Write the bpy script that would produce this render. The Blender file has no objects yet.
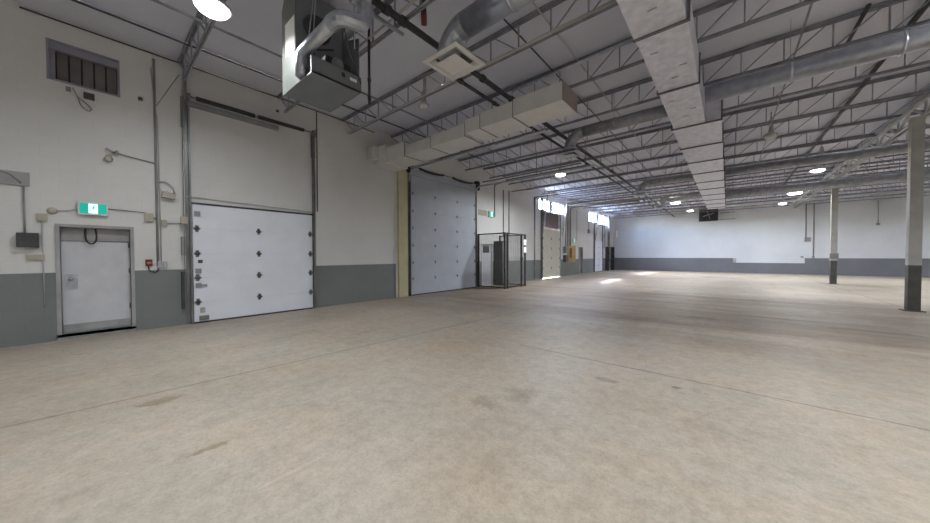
import bpy, bmesh, math, random
from mathutils import Vector, Matrix
R = math.radians
random.seed(7)
sc = bpy.context.scene
COL = sc.collection

# ------------------------------------------------------------ camera
cam_d = bpy.data.cameras.new('camera'); cam = bpy.data.objects.new('camera', cam_d); COL.objects.link(cam)
cam_d.sensor_width = 36.0; cam_d.lens = 311.22 / 930 * 36; cam_d.clip_start = 0.05; cam_d.clip_end = 300
yaw, pitch, roll = 0.70091, -0.018859, -0.0026
fw = Vector((-math.sin(yaw)*math.cos(pitch), math.cos(yaw)*math.cos(pitch), math.sin(pitch)))
rt = Vector((math.cos(yaw), math.sin(yaw), 0)); up = rt.cross(fw)
r2 = rt*math.cos(roll) + up*math.sin(roll); u2 = -rt*math.sin(roll) + up*math.cos(roll)
cam.matrix_world = Matrix(((r2.x, u2.x, -fw.x, 0), (r2.y, u2.y, -fw.y, 0), (r2.z, u2.z, -fw.z, 1.48), (0, 0, 0, 1)))
sc.camera = cam

# ------------------------------------------------------------ world, sun, exposure
wd = bpy.data.worlds.new('world'); sc.world = wd; wd.use_nodes = True
wn = wd.node_tree.nodes; bgn = wn['Background']
sky = wn.new('ShaderNodeTexSky'); sky.sky_type = 'NISHITA'; sky.sun_disc = False
sky.sun_elevation = R(49); sky.sun_rotation = R(-82); sky.air_density = 1.0; sky.dust_density = 2.0
wd.node_tree.links.new(sky.outputs[0], bgn.inputs[0])
bgn.inputs[1].default_value = 13.0
sun_d = bpy.data.lights.new('sun', 'SUN'); sun_d.energy = 26; sun_d.angle = R(0.6); sun_d.color = (1, .96, .9)
sun = bpy.data.objects.new('sun', sun_d); COL.objects.link(sun); sun.location = (-30, 25, 30)
sun.rotation_euler = Vector((4.0, -0.5, -4.75)).to_track_quat('-Z', 'Y').to_euler()
sc.view_settings.view_transform = 'Standard'; sc.view_settings.look = 'None'
sc.view_settings.gamma = 1; sc.view_settings.use_curve_mapping = False
sc.view_settings.exposure = 0.08
LAMP_W = 150.0

# ------------------------------------------------------------ helpers
def tag(o, label=None, cat=None, group=None, kind=None):
    if label: o['label'] = label
    if cat: o['category'] = cat
    if group: o['group'] = group
    if kind: o['kind'] = kind
    return o
def empty(name, loc=(0, 0, 0)):
    o = bpy.data.objects.new(name, None); COL.objects.link(o); o.location = loc; o.empty_display_size = .1
    return o
class MB:
    def __init__(s): s.bm = bmesh.new()
    def box(s, x0, x1, y0, y1, z0, z1, bev=0):
        x0, x1 = sorted((x0, x1)); y0, y1 = sorted((y0, y1)); z0, z1 = sorted((z0, z1))
        v = [s.bm.verts.new(p) for p in ((x0,y0,z0),(x1,y0,z0),(x1,y1,z0),(x0,y1,z0),(x0,y0,z1),(x1,y0,z1),(x1,y1,z1),(x0,y1,z1))]
        fs = [s.bm.faces.new([v[i] for i in f]) for f in ((0,3,2,1),(4,5,6,7),(0,1,5,4),(1,2,6,5),(2,3,7,6),(3,0,4,7))]
        if bev:
            es = list({e for f in fs for e in f.edges})
            bmesh.ops.bevel(s.bm, geom=es, offset=bev, segments=2, affect='EDGES', profile=.7)
        return s
    def bar(s, p0, p1, w, h, upv=(0, 0, 1)):
        p0 = Vector(p0); p1 = Vector(p1); d = (p1-p0).normalized(); u = Vector(upv)
        if abs(d.dot(u)) > .98: u = Vector((1, 0, 0))
        a = d.cross(u).normalized(); b = a.cross(d).normalized()
        v = [s.bm.verts.new(p + a*sx*w/2 + b*sy*h/2) for p in (p0, p1) for sx, sy in ((-1,-1),(1,-1),(1,1),(-1,1))]
        for f in ((0,3,2,1),(4,5,6,7),(0,1,5,4),(1,2,6,5),(2,3,7,6),(3,0,4,7)): s.bm.faces.new([v[i] for i in f])
        return s
    def tube(s, pts, r, n=10, rs=None, smooth=True, caps=True):
        P = [Vector(p) for p in pts]; rings = []; prev = None
        for i, p in enumerate(P):
            t = ((P[i+1]-p).normalized() if i < len(P)-1 else Vector()) + ((p-P[i-1]).normalized() if i else Vector())
            t.normalize()
            if prev is None:
                a = t.orthogonal().normalized()
            else:
                a = (prev - t*prev.dot(t)).normalized()
            b = t.cross(a); prev = a; k = 1.0
            if 0 < i < len(P)-1:
                c = max(.5, t.dot((p-P[i-1]).normalized()))
            rr = rs[i] if rs else r
            rings.append([s.bm.verts.new(p + (a*math.cos(2*math.pi*j/n) + b*math.sin(2*math.pi*j/n))*rr) for j in range(n)])
        for q in range(len(rings)-1):
            for j in range(n):
                f = s.bm.faces.new([rings[q][j], rings[q][(j+1) % n], rings[q+1][(j+1) % n], rings[q+1][j]]); f.smooth = smooth
        if caps:
            s.bm.faces.new(rings[0][::-1]); s.bm.faces.new(rings[-1])
        return s
    def cyl(s, p0, p1, r, n=14): return s.tube([p0, p1], r, n)
    def lathe(s, c, prof, n=24, axis='Z', smooth=True):
        c = Vector(c); rings = []
        for r, h in prof:
            ring = []
            for j in range(n):
                a = 2*math.pi*j/n; x, y = r*math.cos(a), r*math.sin(a)
                d = {'Z': (x, y, h), 'X': (h, x, y), 'Y': (x, h, y)}[axis]
                ring.append(s.bm.verts.new(c + Vector(d)))
            rings.append(ring)
        for q in range(len(rings)-1):
            for j in range(n):
                f = s.bm.faces.new([rings[q][j], rings[q][(j+1) % n], rings[q+1][(j+1) % n], rings[q+1][j]]); f.smooth = smooth
        s.bm.faces.new(rings[0][::-1]); s.bm.faces.new(rings[-1])
        return s
    def prism(s, poly, axis, a, b):
        def P(u, v, t): return {'X': (t, u, v), 'Y': (u, t, v), 'Z': (u, v, t)}[axis]
        lo = [s.bm.verts.new(P(u, v, a)) for u, v in poly]; hi = [s.bm.verts.new(P(u, v, b)) for u, v in poly]
        n = len(poly)
        s.bm.faces.new(lo[::-1]); s.bm.faces.new(hi)
        for j in range(n): s.bm.faces.new([lo[j], lo[(j+1) % n], hi[(j+1) % n], hi[j]])
        return s
    def frame(s, axis, t0, t1, u0, u1, v0, v1, w):
        for (a, b, c, d) in ((u0, u1, v0, v0+w), (u0, u1, v1-w, v1), (u0, u0+w, v0+w, v1-w), (u1-w, u1, v0+w, v1-w)):
            if axis == 'X': s.box(t0, t1, a, b, c, d)
            elif axis == 'Y': s.box(a, b, t0, t1, c, d)
            else: s.box(a, b, c, d, t0, t1)
        return s
    def build(s, name, mat, parent=None):
        bmesh.ops.recalc_face_normals(s.bm, faces=s.bm.faces)
        me = bpy.data.meshes.new(name); s.bm.to_mesh(me); s.bm.free(); me.materials.append(mat)
        o = bpy.data.objects.new(name, me); COL.objects.link(o)
        if parent:
            o.parent = parent
            me.transform(Matrix.Translation(-Vector(parent_loc(parent))))
        return o
def parent_loc(o):
    l = Vector((0, 0, 0))
    while o: l += o.location; o = o.parent
    return l
def bend(pts, r, n=6):
    """round the corners of a polyline"""
    P = [Vector(p) for p in pts]; out = [P[0]]
    for i in range(1, len(P)-1):
        a = (P[i-1]-P[i]); b = (P[i+1]-P[i]); rr = min(r, a.length*.49, b.length*.49)
        p0 = P[i]+a.normalized()*rr; p2 = P[i]+b.normalized()*rr
        for k in range(n+1):
            t = k/n; out.append(p0*(1-t)**2 + P[i]*2*t*(1-t) + p2*t*t)
    out.append(P[-1]); return out
def copy_tree(o, parent=None):
    c = o.copy(); COL.objects.link(c); c.parent = parent
    for ch in list(o.children): copy_tree(ch, c)
    return c

# ------------------------------------------------------------ materials
def mat(name):
    m = bpy.data.materials.new(name); m.use_nodes = True
    return m, m.node_tree, m.node_tree.nodes, m.node_tree.links, m.node_tree.nodes['Principled BSDF']
def paint(name, c, rough=.6, metal=0, var=.12, scale=3, bump=0, emis=None):
    m, t, N, L, b = mat(name)
    tc = N.new('ShaderNodeTexCoord'); nz = N.new('ShaderNodeTexNoise'); nz.inputs['Scale'].default_value = scale; nz.inputs['Detail'].default_value = 5
    L.new(tc.outputs['Object'], nz.inputs['Vector'])
    cr = N.new('ShaderNodeValToRGB'); L.new(nz.outputs['Fac'], cr.inputs[0])
    cr.color_ramp.elements[0].position = .3; cr.color_ramp.elements[1].position = .7
    cr.color_ramp.elements[0].color = (*[v*(1-var) for v in c], 1); cr.color_ramp.elements[1].color = (*[min(1, v*(1+var)) for v in c], 1)
    L.new(cr.outputs[0], b.inputs['Base Color']); b.inputs['Roughness'].default_value = rough; b.inputs['Metallic'].default_value = metal
    if bump:
        bp = N.new('ShaderNodeBump'); bp.inputs['Strength'].default_value = bump; bp.inputs['Distance'].default_value = .01
        n2 = N.new('ShaderNodeTexNoise'); n2.inputs['Scale'].default_value = scale*12; L.new(tc.outputs['Object'], n2.inputs['Vector'])
        L.new(n2.outputs['Fac'], bp.inputs['Height']); L.new(bp.outputs[0], b.inputs['Normal'])
    return m
def glow(name, c, s):
    m, t, N, L, b = mat(name)
    b.inputs['Base Color'].default_value = (*c, 1); b.inputs['Emission Color'].default_value = (*c, 1); b.inputs['Emission Strength'].default_value = s
    return m

def block_wall(name, u, notch=False, band=True, wcol=((.61, .612, .615), (.675, .677, .68))):
    """painted concrete block wall; u = 0: courses run along x, 1: along y; grey dado paint up to 1.2 m"""
    m, t, N, L, b = mat(name)
    tc = N.new('ShaderNodeTexCoord'); sp = N.new('ShaderNodeSeparateXYZ'); L.new(tc.outputs['Object'], sp.inputs[0])
    cb = N.new('ShaderNodeCombineXYZ'); L.new(sp.outputs[u], cb.inputs[0]); L.new(sp.outputs[2], cb.inputs[1])
    br = N.new('ShaderNodeTexBrick'); L.new(cb.outputs[0], br.inputs['Vector']); br.inputs['Scale'].default_value = 1
    br.inputs['Brick Width'].default_value = .4; br.inputs['Row Height'].default_value = .2; br.inputs['Mortar Size'].default_value = .008
    br.inputs['Mortar Smooth'].default_value = .6
    br.inputs['Color1'].default_value = (1, 1, 1, 1); br.inputs['Color2'].default_value = (.965, .965, .965, 1); br.inputs['Mortar'].default_value = (.86, .86, .86, 1)
    nz = N.new('ShaderNodeTexNoise'); nz.inputs['Scale'].default_value = .55; nz.inputs['Detail'].default_value = 7; nz.inputs['Roughness'].default_value = .62
    L.new(tc.outputs['Object'], nz.inputs['Vector'])
    def ramp(c0, c1):
        r = N.new('ShaderNodeValToRGB'); L.new(nz.outputs['Fac'], r.inputs[0]); r.color_ramp.elements[0].position = .35; r.color_ramp.elements[1].position = .65
        r.color_ramp.elements[0].color = (*c0, 1); r.color_ramp.elements[1].color = (*c1, 1); return r
    white = ramp(wcol[0], wcol[1]); grey = ramp(*((.165, .182, .188), (.20, .218, .225)) if not notch else ((.140, .146, .170), (.172, .178, .205)))
    def mth(op, a, bv):
        q = N.new('ShaderNodeMath'); q.operation = op
        for i, v in enumerate((a, bv)):
            if isinstance(v, (int, float)): q.inputs[i].default_value = v
            else: L.new(v, q.inputs[i])
        return q.outputs[0]
    lim = 1.2
    if notch:
        inx = mth('MULTIPLY', mth('GREATER_THAN', sp.outputs[0], .55), mth('LESS_THAN', sp.outputs[0], 4.43))
        lim = mth('SUBTRACT', 1.22, mth('MULTIPLY', inx, .38))
    f = mth('LESS_THAN', sp.outputs[2], lim)
    mx = N.new('ShaderNodeMixRGB'); L.new(f, mx.inputs[0]); L.new(white.outputs[0], mx.inputs[1]); L.new(grey.outputs[0], mx.inputs[2])
    if not band: mx.inputs[0].default_value = 0; [t.links.remove(l) for l in list(mx.inputs[0].links)]
    m2 = N.new('ShaderNodeMixRGB'); m2.blend_type = 'MULTIPLY'; m2.inputs[0].default_value = .22
    L.new(mx.outputs[0], m2.inputs[1]); L.new(br.outputs['Color'], m2.inputs[2])
    L.new(m2.outputs[0], b.inputs['Base Color']); b.inputs['Roughness'].default_value = .55
    bp = N.new('ShaderNodeBump'); bp.inputs['Strength'].default_value = .22; bp.inputs['Distance'].default_value = .005
    n2 = N.new('ShaderNodeTexNoise'); n2.inputs['Scale'].default_value = 14; n2.inputs['Detail'].default_value = 6; L.new(tc.outputs['Object'], n2.inputs['Vector'])
    ad = mth('ADD', mth('MULTIPLY', br.outputs['Fac'], -1), mth('MULTIPLY', n2.outputs['Fac'], .7))
    L.new(ad, bp.inputs['Height']); L.new(bp.outputs[0], b.inputs['Normal'])
    return m

def concrete_floor():
    m, t, N, L, b = mat('concrete_floor')
    tc = N.new('ShaderNodeTexCoord'); sp = N.new('ShaderNodeSeparateXYZ'); L.new(tc.outputs['Object'], sp.inputs[0])
    def mth(op, a, bv=0, c=None):
        q = N.new('ShaderNodeMath'); q.operation = op
        for i, v in enumerate((a, bv) if c is None else (a, bv, c)):
            if isinstance(v, (int, float)): q.inputs[i].default_value = v
            else: L.new(v, q.inputs[i])
        return q.outputs[0]
    def noise(sc_, det=6, rg=.6, vec=None):
        n = N.new('ShaderNodeTexNoise'); n.inputs['Scale'].default_value = sc_; n.inputs['Detail'].default_value = det; n.inputs['Roughness'].default_value = rg
        L.new(vec or tc.outputs['Object'], n.inputs['Vector']); return n.outputs['Fac']
    def ramp(f, pts):
        r = N.new('ShaderNodeValToRGB'); L.new(f, r.inputs[0]); e = r.color_ramp.elements
        while len(e) < len(pts): e.new(.5)
        for q, (p, c) in zip(e, pts): q.position = p; q.color = (*c, 1)
        return r.outputs[0]
    base = ramp(noise(.32, 8, .62), [(.32, (.372, .330, .270)), (.48, (.438, .392, .332)), (.66, (.498, .450, .390))])
    tint = ramp(noise(.9, 5), [(.35, (1.03, .98, .93)), (.6, (.97, .99, 1.0))])
    def mul(c1, c2, f=1.0):
        x = N.new('ShaderNodeMixRGB'); x.blend_type = 'MULTIPLY'
        if isinstance(f, float): x.inputs[0].default_value = f
        else: L.new(f, x.inputs[0])
        for i, c in ((1, c1), (2, c2)):
            if isinstance(c, tuple): x.inputs[i].default_value = (*c, 1)
            else: L.new(c, x.inputs[i])
        return x.outputs[0]
    c = mul(base, tint)
    fine = ramp(noise(7, 8, .7), [(.3, (.82, .81, .80)), (.62, (1.06, 1.06, 1.06))]); c = mul(c, fine)
    mid_ = ramp(noise(24, 5, .7), [(.34, (.88, .875, .87)), (.5, (1, 1, 1)), (.66, (1.05, 1.05, 1.05))]); c = mul(c, mid_)
    grit = ramp(noise(60, 3, .6), [(.3, (.9, .9, .9)), (.6, (1.04, 1.04, 1.04))]); c = mul(c, grit)
    # worn oily patches and drag marks running with the traffic lanes
    mp = N.new('ShaderNodeMapping'); mp.inputs['Scale'].default_value = (1.3, .28, 1); mp.inputs['Rotation'].default_value = (0, 0, R(24)); L.new(tc.outputs['Object'], mp.inputs[0])
    c = mul(c, ramp(noise(.9, 8, .66, mp.outputs[0]), [(.30, (.78, .76, .74)), (.43, (.97, .965, .96)), (.6, (1.03, 1.03, 1.03))]))
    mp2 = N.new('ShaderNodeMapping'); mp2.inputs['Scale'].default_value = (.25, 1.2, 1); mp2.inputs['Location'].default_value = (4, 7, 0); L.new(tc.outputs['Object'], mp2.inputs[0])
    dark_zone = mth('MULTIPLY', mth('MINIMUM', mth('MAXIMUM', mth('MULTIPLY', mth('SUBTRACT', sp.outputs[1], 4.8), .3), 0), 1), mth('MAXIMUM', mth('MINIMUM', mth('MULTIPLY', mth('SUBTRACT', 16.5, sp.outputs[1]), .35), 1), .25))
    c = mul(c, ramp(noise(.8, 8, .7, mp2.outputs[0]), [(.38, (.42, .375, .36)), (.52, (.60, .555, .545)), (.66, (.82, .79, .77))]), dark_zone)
    st = ramp(noise(2.1, 4, .5), [(.245, (.62, .55, .46)), (.29, (1, 1, 1))]); c = mul(c, st)
    sw = ramp(noise(1.7, 2, .5), [(.70, (1, 1, 1)), (.78, (1.12, 1.12, 1.12))]); c = mul(c, sw)
    # saw-cut control joints
    wob = mth('MULTIPLY', mth('SUBTRACT', noise(3, 4), .5), .05)
    br = noise(5, 3)
    def joint(coord, at, w, k):
        if at == -4.88: coord = mth('SUBTRACT', mth('SUBTRACT', coord, mth('MULTIPLY', sp.outputs[1], .072)), .13)
        d = mth('ABSOLUTE', mth('SUBTRACT', mth('ADD', coord, wob), at))
        j = mth('LESS_THAN', d, mth('MULTIPLY', br, w)); return mth('MULTIPLY', j, k)
    js = None; near_mask = mth('GREATER_THAN', sp.outputs[0], -2.6)
    for ax, at, w, k in ((0, -4.88, .028, .6), (1, 4.5, .03, .55), (1, 13.9, .07, .75), (1, 9.2, .03, .35), (0, 3.75, .05, .5), (1, 24, .08, .5), (1, -3.9, .03, .5), (0, -.6, .03, .0), (0, 8.5, .05, .5), (0, 13, .05, .5)):
        q = joint(sp.outputs[ax], at, w, k)
        if at == 4.5: q = mth('MULTIPLY', q, near_mask)
        js = q if js is None else mth('MAXIMUM', js, q)
    def spot(cx, cy, rx, ry, col_, k, c_in, soft=.5):
        dx = mth('DIVIDE', mth('SUBTRACT', sp.outputs[0], cx), rx); dy = mth('DIVIDE', mth('SUBTRACT', sp.outputs[1], cy), ry)
        d = mth('ADD', mth('POWER', mth('ADD', mth('MULTIPLY', dx, dx), mth('MULTIPLY', dy, dy)), .5), mth('MULTIPLY', mth('SUBTRACT', spn, .5), 2.2))
        f = mth('MULTIPLY', mth('MINIMUM', mth('MAXIMUM', mth('DIVIDE', mth('SUBTRACT', 1.0, d), soft), 0), 1), k)
        return mul(c_in, col_, f)
    spn = noise(6, 5, .65)
    for cx, cy, rx, ry, cc, k, so in ((-4.42, .42, .1, .2, (.62, .55, .45), .7, .4), (-3.04, .51, .04, .16, (.6, .52, .42), .7, .4), (-1.09, 3.88, .14, .07, (.66, .62, .58), .8, .2), (-1.67, 2.88, .22, .2, (.75, .74, .70), .7, .6),
        (-1.84, 2.52, .2, .14, (.72, .70, .66), .7, .6), (-3.45, 3.75, .8, .5, (1.08, .93, .74), .7, 1.0), (-.42, 4.15, .06, .05, (.45, .42, .4), .9, .2), (-.5, 9.1, .5, .18, (.62, .58, .52), .8, .5), (.8, 10.2, .9, .16, (.66, .60, .54), .8, .5),
        (-2.3, 8.4, 2.2, .7, (.66, .61, .59), .75, 1.0), (-4.6, 9.6, 1.7, 1.6, (.76, .72, .71), .6, 1.0), (1.2, 8.3, 1.6, .5, (.74, .69, .66), .6, 1.0), (2.2, 9.6, .8, .14, (.62, .57, .5), .8, .5), (-6.4, 13, .9, 2.6, (.62, .60, .60), .7, .9), (-2.27, .9, .02, .25, (1.25, 1.25, 1.25), .7, .4), (.5, 7.2, 2.2, .12, (.82, .78, .74), .7, .6)):
        c = spot(cx, cy, rx, ry, cc, k, c, so)
    # a few hairline cracks
    vo = N.new('ShaderNodeTexVoronoi'); vo.feature = 'DISTANCE_TO_EDGE'; vo.inputs['Scale'].default_value = .17
    nv = N.new('ShaderNodeTexNoise'); nv.inputs['Scale'].default_value = .9; nv.inputs['Detail'].default_value = 6; L.new(tc.outputs['Object'], nv.inputs['Vector'])
    va = N.new('ShaderNodeVectorMath'); va.operation = 'MULTIPLY_ADD'; va.inputs[1].default_value = (.9, .9, 0); L.new(nv.outputs['Color'], va.inputs[0]); L.new(tc.outputs['Object'], va.inputs[2])
    L.new(va.outputs[0], vo.inputs['Vector'])
    crk = mth('MULTIPLY', mth('LESS_THAN', vo.outputs['Distance'], .0016), mth('MULTIPLY', mth('GREATER_THAN', noise(.5, 2), .5), .12))
    js = mth('MAXIMUM', js, crk)
    c = mul(c, (.34, .30, .25), js)
    L.new(c, b.inputs['Base Color'])
    L.new(mth('ADD', mth('MULTIPLY', noise(.6, 6), .3), .38), b.inputs['Roughness'])
    b.inputs['Specular IOR Level'].default_value = .35
    bp = N.new('ShaderNodeBump'); bp.inputs['Strength'].default_value = .2; bp.inputs['Distance'].default_value = .004
    L.new(noise(25, 6), bp.inputs['Height']); L.new(bp.outputs[0], b.inputs['Normal'])
    return m

def deck_mat():
    m, t, N, L, b = mat('roof_deck')
    tc = N.new('ShaderNodeTexCoord')
    nz = N.new('ShaderNodeTexNoise'); nz.inputs['Scale'].default_value = .6; nz.inputs['Detail'].default_value = 6; L.new(tc.outputs['Object'], nz.inputs['Vector'])
    r = N.new('ShaderNodeValToRGB'); L.new(nz.outputs['Fac'], r.inputs[0]); r.color_ramp.elements[0].position = .3; r.color_ramp.elements[1].position = .7
    r.color_ramp.elements[0].color = (.61, .625, .73, 1); r.color_ramp.elements[1].color = (.71, .725, .83, 1)
    L.new(r.outputs[0], b.inputs['Base Color']); b.inputs['Roughness'].default_value = .55
    return m

M = {
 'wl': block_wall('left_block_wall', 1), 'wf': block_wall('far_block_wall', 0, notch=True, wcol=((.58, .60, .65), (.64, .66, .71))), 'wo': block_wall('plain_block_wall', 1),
 'floor': concrete_floor(), 'deck': deck_mat(),
 'joist': paint('joist_paint', (.25, .255, .30), .55, var=.3, scale=4),
 'web': paint('joist_web_paint', (.32, .33, .38), .55, var=.2, scale=5),
 'girder': paint('girder_paint', (.48, .49, .51), .5, var=.12),
 'white': paint('white_metal', (.66, .66, .65), .45, var=.05),
 'doorw': paint('white_door_panel', (.72, .76, .85), .5, var=.04, bump=.12, scale=2),
 'doorg': paint('grey_blue_door_panel', (.43, .47, .55), .5, var=.05, bump=.12, scale=2),
 'doorc': paint('cream_door_panel', (.62, .60, .52), .5, var=.06),
 'mandoor': paint('grey_white_door', (.56, .57, .62), .45, var=.06, scale=5),
 'frame': paint('door_frame_grey', (.33, .33, .34), .5, var=.2),
 'midgrey': paint('mid_grey_metal', (.25, .255, .26), .5, var=.15),
 'dark': paint('dark_metal', (.045, .045, .05), .5, var=.4, scale=8),
 'black': paint('black_pipe', (.028, .028, .032), .45, var=.3),
 'galv': paint('galvanised_steel', (.50, .53, .60), .33, metal=.85, var=.14, scale=9),
 'foil': paint('trunk_duct_foil', (.74, .75, .84), .42, metal=.3, var=.14, scale=7, bump=.6),
 'ductp': paint('painted_duct', (.70, .69, .69), .5, var=.05),
 'ductg': paint('bare_duct_end', (.36, .30, .27), .5, metal=.2, var=.15),
 'dgalv': paint('dull_galvanised', (.33, .34, .37), .45, metal=.6, var=.2, scale=6),
 'seam': paint('duct_seam', (.16, .155, .17), .5, metal=.4, var=.2),
 'track': paint('door_track', (.22, .225, .23), .4, metal=.7, var=.2),
 'cond': paint('grey_conduit', (.30, .30, .29), .5, metal=.3, var=.2),
 'wcond': paint('painted_conduit', (.44, .44, .45), .55, var=.15),
 'heat': paint('heater_steel', (.20, .215, .235), .45, metal=.3, var=.08),
 'heats': paint('heater_bright_side', (.20, .21, .20), .4, metal=.25, var=.06),
 'paper': paint('white_label', (.9, .9, .88), .6, var=.02),
 'cream': paint('cream_yellow_paint', (.50, .46, .30), .55, var=.08),
 'brown': paint('brown_board', (.13, .095, .09), .6, var=.12),
 'tan': paint('tan_plywood', (.42, .29, .12), .65, var=.2, scale=6),
 'colw': paint('column_pale_paint', (.42, .415, .40), .55, var=.14, scale=3),
 'cold': paint('column_dark_paint', (.075, .075, .07), .55, var=.25, scale=4),
 'louv': paint('louver_grey', (.16, .15, .145), .6, var=.2),
 'louvf': paint('louver_frame', (.27, .27, .33), .5, var=.1),
 'beige': paint('beige_device', (.42, .39, .33), .5, var=.1),
 'red': paint('red_device', (.20, .02, .02), .4, var=.1),
 'redp': paint('red_painted_fitting', (.20, .035, .035), .5, var=.2),
 'cable': paint('black_cable', (.03, .03, .03), .6, var=.1),
 'green': glow('exit_green', (.0, .27, .22), 1.0), 'signw': glow('exit_white', (.75, 1, .92), 1.0),
 'lamp': glow('lamp_lens', (1, 1, .95), 14), 'lampoff': paint('lamp_lens_unlit', (.7, .7, .72), .15, var=.03),
 'tan_wall': paint('beige_patch', (.42, .38, .30), .6, var=.05),
 'ground': paint('outside_ground', (.7, .7, .7), .8, var=.1),
}
mg, tg, Ng, Lg, bg = mat('window_glass')
tr = Ng.new('ShaderNodeBsdfTransparent'); tr.inputs[0].default_value = (.93, .96, 1, 1); gl = Ng.new('ShaderNodeBsdfGlossy'); gl.inputs['Roughness'].default_value = .02
mx = Ng.new('ShaderNodeMixShader'); mx.inputs[0].default_value = .06; Lg.new(tr.outputs[0], mx.inputs[1]); Lg.new(gl.outputs[0], mx.inputs[2])
Lg.new(mx.outputs[0], Ng['Material Output'].inputs[0]); M['glass'] = mg

# ------------------------------------------------------------ structure
XL, XR, YB, YF, ZD = -9.0, 16.6, -9.0, 34.3, 5.66
T = .25
st = lambda o: tag(o, kind='structure')
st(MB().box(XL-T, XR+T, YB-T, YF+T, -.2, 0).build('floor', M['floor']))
st(MB().box(XL-T, XR+T, YB-T, YF+T, ZD, ZD+.15).build('ceiling', M['deck']))
opens = [(-.50, .35, 4.55, 5.25), (-.44, .48, .12, 2.03), (18.15, 20.85, 0, 4.28), (17.85, 21.75, 4.36, 5.08),
         (27.0, 31.9, 4.36, 5.2), (24.55, 25.5, .0, 2.15), (11.9, 12.8, 0, 2.1)]
ys = sorted({YB, YF} | {v for o in opens for v in o[:2]})
wb = MB()
for a, b in zip(ys, ys[1:]):
    mid = (a+b)/2; zz = sorted((o[2], o[3]) for o in opens if o[0] < mid < o[1]); z = 0
    for z0, z1 in zz:
        if z0 > z + 1e-4: wb.box(XL-T, XL, a, b, z, z0)
        z = z1
    if z < ZD: wb.box(XL-T, XL, a, b, z, ZD)
bmesh.ops.remove_doubles(wb.bm, verts=wb.bm.verts, dist=1e-5)
st(wb.build('wall_left', M['wl']))
st(MB().box(XL-T, XR+T, YF, YF+T, 0, ZD).build('wall_far', M['wf']))
st(MB().box(XR, XR+T, YB, YF, 0, ZD).build('wall_right', M['wo']))
st(MB().box(XL-T, XR+T, YB-T, YB, 0, ZD).build('wall_back', M['wo']))
st(MB().box(XL-30, XL-T, YB-10, YF+10, -.35, -.05).build('ground', M['ground']))
st(MB().box(XL, XL+.10, 6.93, 7.33, 0, 4.54, .01).build('trim_1', M['cream']))
st(MB().box(XL, XL+.012, 6.86, 6.93, 0, 4.5).build('trim_2', M['white']))

# clerestory windows
def window(name, y0, y1, z0, z1, muls):
    o = st(MB().frame('X', XL-.2, XL-.08, y0, y1, z0, z1, .05).build(name, M['white']))
    f = MB()
    for m_, w in muls: f.box(XL-.19, XL-.09, m_-w/2, m_+w/2, z0+.05, z1-.05)
    f.build('mullion', M['midgrey'], o)
    MB().box(XL-.145, XL-.139, y0+.05, y1-.05, z0+.05, z1-.05).build('pane', M['glass'], o)
window('window_1', 17.85, 21.75, 4.36, 5.08, [(18.75, .04), (19.75, .42), (20.7, .04), (21.3, .04)])
window('window_2', 27.0, 31.9, 4.36, 5.2, [(28.2, .05), (29.45, .6), (30.6, .05)])

# ------------------------------------------------------------ sectional doors
hinge_mesh = {}
def hinge(y, z, parent, x, s=1.0):
    key = (parent.name.split('.')[0], round(s, 2))
    b = MB(); b.box(x, x+.012, y-.028*s, y+.028*s, z-.075*s, z-.008); b.box(x, x+.012, y-.028*s, y+.028*s, z+.008, z+.075*s)
    b.box(x, x+.012, y-.042*s, y+.042*s, z-.035*s, z+.035*s)
    b.cyl((x+.018, y-.06*s, z), (x+.018, y+.06*s, z), .012*s, 8)
    return b.build('hinge', M['track'], parent)
def sectional(name, y0, y1, joints, hcols, pmat, ztrack, xo=0.0, panel_x=.015, tw=.06, hs=1.0):
    x = XL + panel_x
    root = empty(name, (XL, (y0+y1)/2, joints[0])); tag(root, kind='structure')
    for i, (a, b) in enumerate(zip(joints, joints[1:])):
        p = MB().box(x, x+.045, y0, y1, a+.0003, b-.0003, .005)
        for k in range(1, 3):
            zc = a + (b-a)*k/3
            p.box(x+.045, x+.047, y0+.02, y1-.02, zc-.004, zc+.004)
        p.build('panel', pmat, root)
        if i:
            for h in hcols: hinge(h, a, root, x+.045, hs)
    MB().box(x, x+.05, y0, y1, joints[0]-.03, joints[0]+.004).build('bottom_seal', M['black'], root)
    for s_, yy in ((-1, y0-.05), (1, y1+.05)):
        t = MB().box(XL+.03, XL+.11, yy-.004, yy+.004, 0, ztrack).box(XL+.03, XL+.036, yy-s_*.03, yy, 0, ztrack).box(XL+.104, XL+.11, yy-s_*.03, yy, 0, ztrack)
        tk = t.build('track', M['track'], root)
        MB().box(XL+.002, XL+.03, yy-.03+s_*.03, yy+.03+s_*.03, 0, ztrack).build('track_angle', M['track'], tk)
    return root
d1 = sectional('door_2', 1.37, 3.93, [.03, .47, 1.01, 1.54, 2.09, 2.62], [1.44, 2.62, 3.87], M['doorw'], 4.9)
b = MB(); b.box(XL+.065, XL+.10, 1.45, 1.62, .06, .16); b.build('lift_bracket', M['track'], d1)
MB().box(XL+.001, XL+.05, 1.32, 3.98, 2.625, 2.665).build('gap_shade_strip', M['dark'], d1)  # dark strip paints the shaded gap above the door
for z_ in (2.42, 1.16, .84): MB().box(XL+.062, XL+.09, 1.40, 1.50, z_-.05, z_+.05).build('roller_bracket', M['midgrey'], d1)
MB().box(XL+.062, XL+.085, 1.42, 1.6, .80, .86).build('lock_bar', M['frame'], d1)
MB().box(XL+.061, XL+.064, 1.45, 1.53, 1.33, 1.40).build('sticker', M['dark'], d1)
MB().box(XL+.061, XL+.064, 1.47, 1.56, .22, .34).build('label_plate', M['frame'], d1)
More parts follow.
